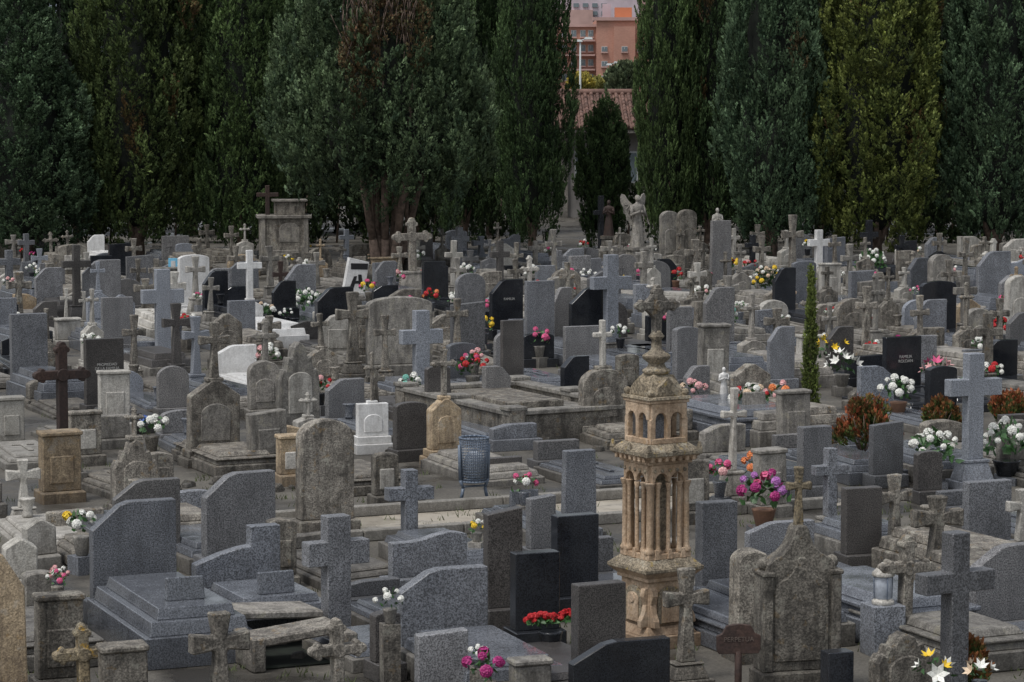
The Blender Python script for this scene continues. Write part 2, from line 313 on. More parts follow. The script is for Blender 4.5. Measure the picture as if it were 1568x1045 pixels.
# ------------------------------------------------------------------ memorials, in image pixels: x, top, base, width, kind, material
IT=[
(205,765,950,135,'slantL','G','f'),(225,733,868,105,'slantL','G','b'),(366,722,880,118,'slantL','G','b'),(362,805,938,140,'step','G','f'),
(90,912,1062,72,'flat','L','n'),(190,990,1090,72,'flat','L','n'),(515,787,985,100,'cp','G','f',{'st':.38},.1),(627,718,845,72,'cp','G','f',{'st':.28},.1),
(337,932,1085,92,'cf','L','n',{},.05),(518,948,1085,84,'cb','L','n',{},.05),(130,955,1085,84,'cb','O','n',{},.03),
(497,638,822,88,'arch','L','n',{'plain':1}),(655,815,905,128,'wave','G','n'),(677,868,1015,145,'slantL','G','f'),(676,963,1085,82,'skew','G','n'),
(880,786,945,72,'flat','D','n'),(819,843,1000,74,'flat','D','n'),(916,890,1075,84,'flat','K','n'),(886,688,838,56,'taper','G','b'),
(828,757,862,44,'skew','G','n'),(770,775,965,58,'skew','K','n'),(948,978,1120,165,'slantL','D','n'),(812,1012,1090,62,'flat','C','n'),
(1096,766,935,62,'flat','G','f'),(1146,835,1010,56,'arch','L','n',{'plain':1}),(1050,865,1045,72,'cf','L','n',{},.2),
(1281,995,1090,44,'flat','D','n'),(1460,812,1075,128,'cp','G','n',{'st':.25},.1),(1545,832,975,150,'slantL','G','f'),
(1380,962,1085,105,'scallop','L','n'),(1383,820,1000,84,'cb','L','n',{},.25),(1318,745,870,62,'flat','K','b'),(1432,755,905,82,'cf','L','f',{},.3),
(1370,722,865,58,'cf','L','f',{},.25),(1356,645,745,54,'skew','G','b'),(1246,652,770,54,'flat','G','b'),(1270,685,835,56,'cp','G','f',{'st':.28},.3),
(1488,540,748,88,'cp','g','b',{'st':.3},.22),(1562,745,860,50,'cf','P','n',{},.3),(1120,590,772,42,'cf','P','f',{'st':.25},.3),
(38,700,805,52,'cf','P','f',{},.3),(62,790,868,48,'gable','P','n'),(30,820,905,52,'gable','P','n'),(-8,835,1090,100,'slantR','B','n',{'plain':1}),
(97,528,745,82,'cb','R','n',{'st':.26},.35),(92,662,768,62,'flat','B','n'),(207,622,800,72,'gx','L','f',{'bf':.74,'prof':'scallop','cw':.4}),
(326,490,712,82,'gx','L','f',{'bf':.6,'prof':'gable','cw':.62,'pm':'C'}),(405,550,640,50,'arch','C','b'),
(457,520,672,66,'scallop','C','f'),(472,600,690,44,'gx','P','n',{'bf':.6}),(645,475,618,66,'cp','g','b',{'st':.34},.12),(540,445,578,52,'cf','L','b',{},.2),
(570,540,694,50,'gx','W','f',{'bf':.5,'prof':'flat','cw':.5,'cm':'L'}),(680,530,712,52,'gx','B','f',{'bf':.58,'prof':'gable','cw':.8,'cm':'L'}),
(784,490,606,36,'flat','K','n'),(611,452,575,105,'low','C','n',{'plain':1}),(924,487,672,76,'gx','L','f',{'bf':.6,'prof':'arch','cw':.4,'cm':'P'}),
(45,480,605,58,'flat','G','f'),(28,415,505,38,'cf','L','b',{},.3),(118,375,490,44,'cp','K','b',{'st':.24},.2),(156,398,488,60,'slantL','G','b'),
(101,440,500,18,'cf','P','n',{},.2),(129,445,500,16,'cf','P','n',{},.2),(160,518,640,62,'flat','K','f',{'text':"PROPIEDAD\nDE LA FAMILIA\nSERRANO"}),
(175,570,668,48,'flat','P','n'),(130,632,712,50,'flat','L','n'),(250,412,565,64,'cp','g','b',{'st':.34},.15),(297,390,482,50,'low','W','f'),
(383,383,522,40,'gx','W','f',{'bf':.45,'prof':'gable','cw':1.0}),(348,478,566,48,'gable','L','f'),(460,405,500,50,'slantL','G','f'),
(512,440,530,62,'slantL','D','f'),(544,394,462,44,'para','W','n',{'mono':1}),(633,337,455,58,'cb','L','n',{},.35),(694,367,460,28,'cp','P','f',{},.25),
(720,418,520,48,'arch','G','b'),(716,462,556,54,'skew','G','f'),(775,428,520,55,'slantL','D','b',{'text':'FAMILIA'}),(826,430,545,48,'flat','G','f'),
(860,440,540,30,'slantL','G','b'),(906,440,545,74,'slantL','D','f'),(935,390,548,66,'cp','g','f',{'st':.3},.15),(790,370,450,22,'cf','L','b',{},.2),
(1000,363,470,26,'gx','P','f',{}),(1001,425,520,34,'gx','P','f',{}),(1063,365,455,34,'cf','L','f',{},.3),(1103,338,450,38,'taper','G','f'),
(1100,440,545,50,'slantL','G','f'),(1040,470,560,40,'flat','G','b'),(1165,360,440,28,'cf','L','f',{},.2),(1213,328,445,36,'cf','L','f',{},.2),
(1253,352,425,36,'cp','W','f',{},.15),(1330,337,425,28,'cp','D','f',{},.2),(1300,372,470,30,'cf','C','f',{},.3),(1361,408,525,32,'gx','L','f',{}),
(1440,388,480,40,'arch','C','f'),(1475,362,480,26,'cf','L','f',{},.3),(1435,430,525,66,'low','D','f',{'text':'FAMILIA\nPRADO'}),(1520,385,480,58,'slantL','G','f'),
(1478,432,570,40,'gx','L','f',{'bf':.5}),(1556,420,530,44,'arch','P','f'),(1318,415,478,44,'flat','G','b'),(1305,455,530,62,'arch','L','f'),
(1380,515,612,68,'flat','D','f',{'text':'FAMILIA\nROLDAN'}),(1150,448,575,42,'gx','C','f',{'bf':.45}),(1148,555,655,66,'gable','L','f'),
(1090,498,610,46,'flat','C','f'),(1050,500,600,42,'low','G','b'),(1187,470,560,40,'cf','L','f',{},.3),(1268,465,560,24,'cf','C','f',{},.3),
(1440,560,640,50,'low','D','b'),(1530,520,600,56,'slantL','D','f'),(1340,560,640,60,'slantR','G','f'),(1215,600,690,50,'flat','C','b'),
(1195,500,600,44,'slantL','G','b'),(1066,560,640,40,'slantL','G','f'),(1555,640,730,60,'low','C','f'),(1495,470,560,44,'arch','C','f'),
(528,580,655,62,'slantL','G','f'),(628,615,705,54,'low','K','b'),(410,625,722,60,'skew','C','b'),(445,668,742,42,'flat','B','n'),
(265,560,640,50,'arch','G','b'),(18,610,690,40,'flat','P','f'),(60,870,960,50,'low','C','n'),(240,690,770,50,'low','L','b'),
(590,690,775,40,'low','L','n'),(370,460,540,44,'flat','G','b'),(560,470,560,44,'flat','L','b'),(670,560,650,40,'low','K','b'),
(880,545,620,44,'slantL','D','f'),(960,540,612,36,'low','L','n'),(985,600,690,30,'flat','K','n'),(760,560,640,44,'slantR','G','n'),
(1060,700,800,50,'low','L','n'),(1180,690,790,46,'flat','C','n'),(1420,690,770,44,'low','K','n'),(1510,735,850,80,'flat','G','n'),
(1220,905,1010,60,'low','G','n'),(590,935,1040,44,'low','K','n'),(430,790,900,44,'low','L','b'),
(180,455,545,50,'flat','G','b'),(75,410,480,44,'slantL','G','b'),(212,395,465,24,'cf','L','n',{},.2),(240,395,465,24,'cf','L','n',{},.2),
(362,375,450,26,'cf','L','f',{},.2),(435,430,510,38,'slantL','D','f'),(486,385,460,26,'cf','C','f',{},.3),(575,560,640,30,'cf','L','n',{},.3),
(1405,395,470,36,'slantL','G','f'),(1380,360,430,22,'cf','D','f',{},.2),(1230,400,480,40,'low','G','f'),(1285,500,580,44,'slantL','K','f'),
(790,395,480,24,'cf','L','f',{},.3),(850,350,450,26,'cf','C','f',{},.3),(1025,322,410,30,'arch','C','n'),(1050,320,412,30,'arch','L','n'),(870,400,500,26,'cf','L','f',{},.3),
(430,400,480,24,'cf','R','f',{},.2),(590,480,600,34,'cf','L','n',{},.3),(1240,440,540,28,'cb','L','f',{},.3),(1410,450,570,32,'cf','L','f',{},.3),(920,300,400,24,'cp','D','n',{},.2),
(1340,420,540,32,'cb','C','f',{},.3),(700,455,560,34,'cf','L','f',{},.3),(205,480,600,36,'cf','L','f',{},.3),(75,470,590,34,'gx','L','f',{}),(1110,385,490,28,'gx','L','f',{}),(1530,455,560,32,'cf','L','f',{},.3),
(590,400,470,34,'slantL','G','f'),(665,400,480,36,'flat','D','f'),(1200,410,500,36,'slantL','D','f'),(330,415,500,40,'slantL','D','f'),(1270,405,470,34,'flat','P','f'),
]
pts_rec=[]
for it in IT:
    x,yt,yb,w,k,m=it[:6]; X,Y,s=pixel_to_plan(x,yb)
    pts_rec.append((it,X,Y,s)); STN.append((X,Y))
def P(x,y): a,b_,s=pixel_to_plan(x,y); STN.append((a,b_)); return a,b_,s
pm=P(1003,985); pb=P(726,775); pg=P(1220,1060); psap=P(1240,655); pch=P(435,412); pang=P(976,425); psg=P(1130,1075)
ptomb=P(790,655); P(1125,665); P(1345,960); P(843,1000); P(1160,800)
for it,X,Y,s in pts_rec:
    x,yt,yb,w,k,m=it[:6]; sl=it[6] if len(it)>6 else 'r'; op=dict(it[7]) if len(it)>7 else {}; ped=it[8] if len(it)>8 else None
    h=(yb-yt)/s; wm=w/s*(.97 if k[0]!='c' else 1.02)
    memorial(X,Y,wm,h,k,m,YAW+R.uniform(-.1,.08),sl,None,op,ped)
# ------------------------------------------------------------------ rows of further graves
ux,uy=math.cos(YAW),math.sin(YAW); vx,vy=-uy,ux
FP=[]
pathc=pixel_to_plan(690,800)
for iv in range(-4,40):
    v=22+iv*2.45
    for iu in range(-60,60):
        u=iu*1.12+(iv%3)*.37+R.uniform(-.12,.12)
        vv=v+R.uniform(-.3,.3)
        X=ux*u+vx*vv; Y=uy*u+vy*vv
        if Y<21.5 or Y>77.5: continue
        if abs(X)>Y*.187+2.2: continue
        if Y<34 and abs(-(X-pathc[0])*uy+(Y-pathc[1])*ux)<1.5 and -2.5<(X-pathc[0])*ux+(Y-pathc[1])*uy<5: continue
        dm=min((X-a)**2+(Y-b_)**2 for a,b_ in STN)
        if dm<(.66 if Y>52 else .85)**2: continue
        if (X-ptomb[0])**2+(Y-ptomb[1])**2<2.2**2: continue
        if (X-pm[0])**2+(Y-pm[1])**2<1.1: continue
        if abs((u%14.0)-7)<.55 and Y>40: continue   # longitudinal path between sections
        near=Y<43
        if R.random()<(.3 if near else .1): continue
        STN.append((X,Y))
        mat=R.choices(['G','g','D','K','L','C','P','W','B'],[35,8,12,7,24,12,6,2.6,3])[0]
        if near:
            h=R.uniform(.3,.55); kind=R.choice(['low','flat','slantL','skew'])
            w=R.uniform(.5,.75)
            if mat in 'WPD' : mat='C'
        else:
            kind=R.choices(['flat','slantL','slantR','arch','low','gable','cp','cf','cb','gx','wave','skew'],[10,16,4,8,8,5,8,17,6,15,3,6])[0]
            if kind in('cf','cb','gx') and mat in 'GDW': mat=R.choice('LLCLGP')
            h=R.uniform(.5,1.0) if kind not in('cp','cf','cb','gx') else R.uniform(.9,1.5 if Y<66 else 1.3)
            w=R.uniform(.45,.8) if kind not in('cp','cf','cb','gx') else R.uniform(.36,.52)
            FP.append((X,Y))
        memorial(X,Y,w,h,kind,mat,YAW+R.uniform(-.08,.08),R.choice('fffb'),R.uniform(1.5,2.0),filler=True)
# ------------------------------------------------------------------ tall gothic stone
X,Y,s=pg; b=MB(); K=1/s
h=(1060-800)*K; w=112*K
b.box(0,0,0,w*1.2,.34,.2,'L'); b.prism(prof('gothic',w,h-.2),-.1,.1,'L',0,.2)
b.prism(prof('gothic',w*.78,(h-.2)*.72),-.115,-.09,'L',0,.28)
cross(b,0,h-.02,40*K,92*K,.07,'O','f',.3)
for sx in(-1,1):
    b.box(sx*w*.49,0,.2,.085,.26,(h-.2)*.66,'L'); b.box(sx*w*.49,0,.2+(h-.2)*.66,.11,.29,.04,'L')
    b.ball(sx*w*.49,0,.2+(h-.2)*.66+.09,.055,'L')
b.finish('gothic_gravestone',(X,Y,0),YAW*.6,.01)
# ------------------------------------------------------------------ lantern tower monument
X,Y,s=pm; b=MB(); K=1/s
def zz(y): return (985-y)*K
def side4(fn):
    for i in range(4):
        b.M=Matrix.Rotation(i*math.pi/2,4,'Z'); fn(i)
    b.M=Matrix.Identity(4)
b.box(0,0,0,.62,.62,.12,'M')
b.frus(0,0,.12,.54,.54,.46,.46,.08,'M'); b.box(0,0,.2,.44,.44,zz(880)-.2,'M')
def pedf(i):
    z0=.2;hh=zz(885)-.2
    b.prism(prof('arch',.26,hh*.86),-.238,-.215,'Y',0,z0+.02)
    b.prism(prof('arch',.18,hh*.68),-.252,-.23,'M',0,z0+.03)
    for sx in(-1,1):
        b.prism([(0,0),(.09,0),(.085,.06),(.05,.12),(.03,.2),(.06,.28),(.05,.34),(0,.36)] if sx>0 else [(0,0),(0,.36),(-.05,.34),(-.06,.28),(-.03,.2),(-.05,.12),(-.085,.06),(-.09,0)],-.21,-.15,'M',sx*.21,z0)
    b.disc(0,z0+hh*.62,.045,-.262,-.245,'M')
side4(pedf)
z=zz(882); b.box(0,0,z,.5,.5,.04,'M'); b.frus(0,0,z+.04,.52,.52,.62,.62,.05,'M'); b.box(0,0,z+.09,.63,.63,.035,'Y'); b.frus(0,0,z+.125,.61,.61,.47,.47,.07,'Y')
z0=z+.195; b.box(0,0,z0,.46,.46,.05,'M'); z0+=.05
z1=zz(704)
b.box(0,0,z0,.15,.15,z1-z0,'Y')
def lant(i):
    hh=z1-z0
    for cx,cy,r in((-.195,-.195,.032),(-.115,-.205,.022),(.115,-.205,.022)):
        b.lathe([(r*1.5,0),(r*1.5,.03),(r*1.1,.045),(r,.07),(r*.88,hh*.72),(r*1.1,hh*.74),(r*1.5,hh*.79),(r*1.6,hh*.8)],'M',cx,cy,z0,10)
    b.lathe([(.03,0),(.032,.02),(.02,.05),(.018,hh*.72),(.03,hh*.79)],'M',0,-.2,z0,10)
    for sx in(-1,1):
        zz0=hh*.8; r=.07; cx=sx*.085
        arc=[(cx+r*math.cos(t*math.pi/8),zz0+.08*math.sin(t*math.pi/8)) for t in range(9)]
        b.prism([(cx-.1,zz0)]+arc[::-1]+[(cx+.1,zz0),(cx+.1,hh),(cx-.1,hh)],-.222+.002*sx,-.175,'M',0,z0)
    for t in range(5): b.disc(-.16+.08*t,z0+hh*.93,.018,-.234,-.215,'Y',8)
    b.box(-.165,-.165,z0,.05,.05,hh,'M')
    for cx in(-.14,0,.14): b.frus(cx,-.22,z0-.05,.06,.05,.04,.03,.09,'M')
side4(lant)
z=z1; b.box(0,0,z,.47,.47,.035,'M'); b.frus(0,0,z+.035,.48,.48,.585,.585,.045,'M'); b.box(0,0,z+.08,.6,.6,.04,'Y'); b.frus(0,0,z+.12,.58,.58,.42,.42,.06,'Y')
def dent(i):
    for t in range(7): b.box(-.22+t*.0735,-.262,z+.03,.035,.05,.045,'M')
    for cx in(-.27,0): b.frus(cx,-.285,z+.12,.06,.04,.02,.02,.07,'Y')
side4(dent)
z0u=z+.18; z1u=zz(612); hu=z1u-z0u
b.box(0,0,z0u,.17,.17,hu,'g')
def up(i):
    for cx in(-.17,0): b.box(cx,-.18,z0u,.055 if cx else .045,.055,hu*.62,'M'); 
    for cx in(-.085,.085):
        r=.058
        arc=[(cx+r*math.cos(t*math.pi/8),hu*.6+.06*math.sin(t*math.pi/8)) for t in range(9)]
        b.prism([(cx-.1,hu*.6)]+arc[::-1]+[(cx+.1,hu*.6),(cx+.1,hu),(cx-.1,hu)],-.208+(.002 if cx>0 else 0),-.165,'M',0,z0u)
    b.box(0,-.19,z0u,.36,.045,.05,'M')
side4(up)
b.box(0,0,z1u,.43,.43,.03,'M'); b.frus(0,0,z1u+.03,.46,.46,.44,.44,.03,'Y')
zr=z1u+.06
b.frus(0,0,zr,.38,.38,.3,.3,.1,'Y'); b.frus(0,0,zr+.1,.3,.3,.17,.17,.09,'Y')
def gab(i):
    b.prism([(-.13,0),(.13,0),(.11,.07),(0,.17),(-.11,.07)],-.19,-.12,'Y',0,zr+.003); b.ball(-.185,-.185,zr+.03,.035,'Y',8)
side4(gab)
zr+=.19
b.lathe([(.12,0),(.13,.03),(.09,.05),(.07,.09),(.12,.13),(.13,.16),(.08,.19),(.05,.22),(.045,.3),(.075,.33),(.05,.36),(.03,.4)],'Y',0,0,zr,14)
zc=zr+.28; Hc=zz(440)-zc
cross(b,0,zc,.44,Hc,.07,'L','b',.25)
for sx in(-1,1):
    for dz in(-1,1): b.prism([(0,0),(sx*.1,0),(sx*.045,dz*.045),(0,dz*.1)][::sx*dz],-.03,.03,'L',sx*.03,zc+Hc*.68+dz*.03)
b.finish('sandstone_lantern_monument',(X,Y,0),math.radians(31),.005)
# ------------------------------------------------------------------ wire litter bin
X,Y,s=pb; b=MB(); zb,zt=.3,.82
rb,rt=.14,.175
for i in range(40):
    a=2*math.pi*i/40; b.tube((rb*math.cos(a),rb*math.sin(a),zb),(rt*math.cos(a),rt*math.sin(a),zt),.005,.005,'iron',4)
for j in range(17):
    t=j/16; r=rb+(rt-rb)*t; z=zb+(zt-zb)*t; tk=.014 if j in(0,16) else .005
    for i in range(20):
        a0=2*math.pi*i/20;a1=2*math.pi*(i+1)/20
        b.tube((r*math.cos(a0),r*math.sin(a0),z),(r*math.cos(a1),r*math.sin(a1),z),tk,tk,'iron',5)
b.lathe([(.01,0),(rb,0),(rb,.01)],'iron',0,0,zb,16)
b.lathe([(.04,.01),(.1,.05),(.125,.14),(.12,.24),(.09,.33),(.03,.36)],'bag',0,0,zb,12,True,False)
for sx in(-1,1):
    pt=[(sx*.19,zt-.08),(sx*.18,zb+.02),(sx*.14,zb-.08),(sx*.17,.08),(sx*.2,0)]
    for (a0,c0),(a1,c1) in zip(pt,pt[1:]): b.tube((a0,0,c0),(a1,0,c1),.02,.02,'iron',6)
    b.box(sx*.2,0,0,.05,.2,.012,'iron')
b.tube((-.15,0,zb-.06),(.15,0,zb-.06),.014,.014,'iron',6)
b.finish('wire_litter_bin',(X,Y,0),YAW,0)
# ------------------------------------------------------------------ rust plot sign
X,Y,s=psg; b=MB(); K=1/s
b.tube((0,0,0),(0,0,.42),.03,.03,'R',8); b.frus(0,0,0,.2,.14,.12,.1,.1,'R')
w=68*K;h=46*K;a=w/2
b.prism([(-a,h*.15),(-a*.9,0),(a*.9,0),(a,h*.15),(a,h*.6),(a*.75,h*.68),(a*.55,h*.95),(0,h),(-a*.55,h*.95),(-a*.75,h*.68),(-a,h*.6)],-.02,.02,'R',0,.4)
o=b.finish('rusted_plot_sign',(X,Y,0),.1,.004); text('PERPETUA',o,0,.4+h*.42,-.024,w*.15,'rletters')
# ------------------------------------------------------------------ old family tomb enclosure
X,Y,s=ptomb; b=MB(); Lw,Ww=3.6,1.9
for sx in(-1,1): b.box(sx*Ww/2,0,0,.18,Lw,.42,'L'); b.box(sx*Ww/2,0,.42,.26,Lw+.1,.07,'C')
for sy in(-1,1): b.box(0,sy*Lw/2-sy*.09,0,Ww-.18,.18,.42,'L'); b.box(0,sy*Lw/2-sy*.09,.42,Ww-.26,.26,.069,'C')
b.box(0,0,0,Ww-.2,Lw-.4,.36,'C'); b.box(0,.3,.36,.9,1.9,.1,'L')
for sx in(-1,1):
    for sy in(-1,0,1): b.box(sx*Ww/2,sy*(Lw/2-.05),.49,.3,.3,.06,'C'); b.box(sx*Ww/2,sy*(Lw/2-.05),0,.24,.3,.5,'L')
b.finish('family_tomb_enclosure',(X,Y,0),YAW+.06,.012)
def tomb(x,y,w,L,h,m,name='low_tomb'):
    X,Y,s=pixel_to_plan(x,y); b=MB()
    b.box(0,0,0,w,L,h*.5,m); b.frus(0,0,h*.5,w*.92,L*.96,w*.88,L*.92,h*.2,m); b.box(0,0,h*.7,w*.96,L*.97,h*.1,m); b.frus(0,0,h*.8,w*.8,L*.85,w*.7,L*.8,h*.2,m)
    b.finish(name,(X,Y,0),YAW,.012)
tomb(1125,668,1.3,2.3,.5,'GS'); tomb(1345,965,1.0,2.0,.45,'GS'); tomb(345,715,.9,1.9,.3,'L'); tomb(550,745,.8,1.6,.25,'L'); tomb(1440,1000,.9,1.8,.35,'C')
tomb(1120,975,.9,1.9,.3,'GS'); tomb(850,1060,.9,1.5,.3,'K'); tomb(60,1000,.8,1.6,.3,'C')
X,Y,s=pixel_to_plan(425,1000); b=MB()
b.box(-.42,0,0,.12,1.5,.3,'L'); b.box(.42,0,0,.12,1.5,.28,'L'); b.box(0,.75,0,.72,.12,.25,'L'); b.box(0,0,0,.7,1.3,.03,'core')
b.M=Matrix.Translation((.03,.25,.3))@Matrix.Rotation(.07,4,'Y')@Matrix.Rotation(.08,4,'Z'); b.box(0,0,0,.8,.5,.07,'C')
b.M=Matrix.Translation((-.05,-.5,.24))@Matrix.Rotation(-.12,4,'Y')@Matrix.Rotation(-.1,4,'Z'); b.box(0,0,0,.75,.4,.08,'L')
b.M=Matrix.Identity(4); b.finish('broken_tomb',(X,Y,0),YAW,.015)
# rubble stones around neglected plots
b=MB(); rs=random.Random(3)
for cxp,cyp in((540,760),(560,735),(280,740),(420,985),(900,680),(60,960),(200,800),(640,700)):
    X,Y,s=pixel_to_plan(cxp,cyp)
    for i in range(14):
        r=rs.uniform(.04,.13); b.M=Matrix.Translation((X+rs.gauss(0,.45),Y+rs.gauss(0,.5),r*.3))@Matrix.Rotation(rs.uniform(0,3),4,'Z')@Matrix.Rotation(rs.uniform(-.4,.4),4,'X')
        b.frus(0,0,-r*.4,r*2,r*1.5,r*1.5,r*1.1,r*.9,rs.choice('LCL'))
b.M=Matrix.Identity(4); b.finish('rubble',(0,0,0),0,.012)
# ------------------------------------------------------------------ lantern on tomb
X,Y,s=pixel_to_plan(1352,925,.45); b=MB()
b.box(0,0,0,.3,.3,.45,'G'); b.lathe([(.1,0),(.1,.03),(.075,.05)],'P',0,0,.45,14); b.lathe([(.075,0),(.08,.2)],'bag',0,0,.5,14); b.lathe([(.1,0),(.1,.03),(.06,.07),(.02,.09),(.02,.12)],'P',0,0,.7,14)
for i in range(4): b.tube((.085*math.cos(i*1.57),.085*math.sin(i*1.57),.5),(.09*math.cos(i*1.57),.09*math.sin(i*1.57),.7),.006,.006,'iron',5)
b.finish('grave_lantern',(X,Y,0),.3,.004)
# ------------------------------------------------------------------ mausoleum block with relief
X,Y,s=pch; b=MB(); K=1/s; W_=74*K; H_=100*K
b.box(0,0,0,W_*1.15,.9,.25,'L'); b.box(0,0,.25,W_,.75,H_*.78-.25,'L'); b.box(0,0,H_*.78,W_*1.12,.87,.09,'C')
b.box(.12*W_,0,H_*.78+.09,W_*.62,.6,H_*.2,'L'); b.box(.12*W_,0,H_*.98+.09,W_*.72,.7,.06,'C')
b.prism(prof('arch',W_*.42,H_*.3),-.39,-.36,'C',.1*W_,H_*.42); b.prism(prof('flat',W_*.6,H_*.1),-.388,-.36,'C',.05*W_,H_*.2)
for sx in(-1,1): b.box(sx*W_*.44,-.38,.25,.13,.07,H_*.78-.25,'C')
cross(b,-W_*.33,H_*.78+.09,.6,.8,.1,'R','p',.2)
b.finish('stone_mausoleum',(X,Y,0),.15,.012)
# ------------------------------------------------------------------ angel & statues
def figure(name,X,Y,H,ped,wings,yaw,mat='W',pm_='P'):
    b=MB()
    b.box(0,0,0,H*.5,H*.42,ped*.25,pm_); b.frus(0,0,ped*.25,H*.4,H*.34,H*.34,H*.3,ped*.65,pm_); b.box(0,0,ped*.9,H*.4,H*.36,ped*.1,pm_)
    z0=ped
    n=28; pr=[(.15,0),(.14,.08),(.12,.25),(.105,.42),(.085,.52),(.075,.6),(.095,.68),(.11,.76),(.1,.81),(.045,.84),(.034,.87)]
    vs=[];fs=[]
    for r,h in pr:
        fold=.10*max(0,1-h/.6)
        for i in range(n):
            a=2*math.pi*i/n; rr=r*(1+fold*math.cos(7*a+h*3)); vs.append((rr*H*math.cos(a)*(1.0 if h<.65 else 1.18),rr*H*math.sin(a)*.75,z0+h*H))
    for j in range(len(pr)-1):
        for i in range(n): fs.append((j*n+i,j*n+(i+1)%n,(j+1)*n+(i+1)%n,(j+1)*n+i))
    b.add(vs,fs,mat,True)
    b.ball(0,-.008*H,z0+.925*H,.05*H,mat,12,1.3); b.ball(0,.012*H,z0+.94*H,.055*H,mat,12,1.15)
    b.frus(0,-.06*H,z0+.905*H,.018*H,.02*H,.006*H,.008*H,.03*H,mat)
    for sx in(-1,1):
        sh=(sx*.115*H,0,z0+.77*H); el=(sx*.15*H,-.03*H,z0+.62*H); ha=(sx*.03*H,-.13*H,z0+.68*H)
        b.tube(sh,el,.038*H,.032*H,mat,9); b.tube(el,ha,.034*H,.018*H,mat,9); b.ball(*sh,.04*H,mat,8); b.ball(*el,.034*H,mat,8); b.ball(*ha,.022*H,mat,8,1.4)
        if wings:
            pts=[(.02,.5),(.06,.36),(.11,.42),(.13,.38),(.17,.5),(.2,.5),(.22,.62),(.26,.64),(.27,.76),(.31,.82),(.33,.95),(.3,1.02),(.24,1.0),(.16,.88),(.05,.78)]
            pts=[(sx*x*H,z*H) for x,z in pts]
            if sx<0: pts=pts[::-1]
            b.M=Matrix.Rotation(sx*.35,4,'Z'); b.prism(pts,.09*H,.12*H,mat,0,z0)
            for q in range(5): b.tube((sx*(.06+.03*q)*H,.088*H,z0+(.8-.0*q)*H),(sx*(.08+.04*q)*H,.088*H,z0+(.45+.09*q)*H),.014*H,.01*H,mat,5)
            b.M=Matrix.Identity(4)
    return b.finish(name,(X,Y,0),yaw,0)
X,Y,s=pang; figure('angel_statue',X,Y,1.35,.8,True,.45,'C','C')
X,Y,s=pixel_to_plan(1098,415); figure('robed_statue',X,Y,.95,.75,False,.2,'P','C')
X,Y,s=pixel_to_plan(1108,650); figure('robed_statue',X,Y,.5,.35,False,.2,'W','P')
X,Y,s=pixel_to_plan(932,405); figure('robed_statue',X,Y,1.0,.8,False,-.3,'R','L')
X,Y,s=pixel_to_plan(266,470); b=MB(); b.tube((0,0,0),(0,0,.6),.02,.02,'iron'); b.box(0,0,.55,.22,.03,.55,'blue'); b.box(0,-.017,.62,.16,.01,.2,'W'); b.box(0,-.017,.86,.1,.01,.18,'W'); b.finish('blue_notice_sign',(X,Y,0),.1,.004)
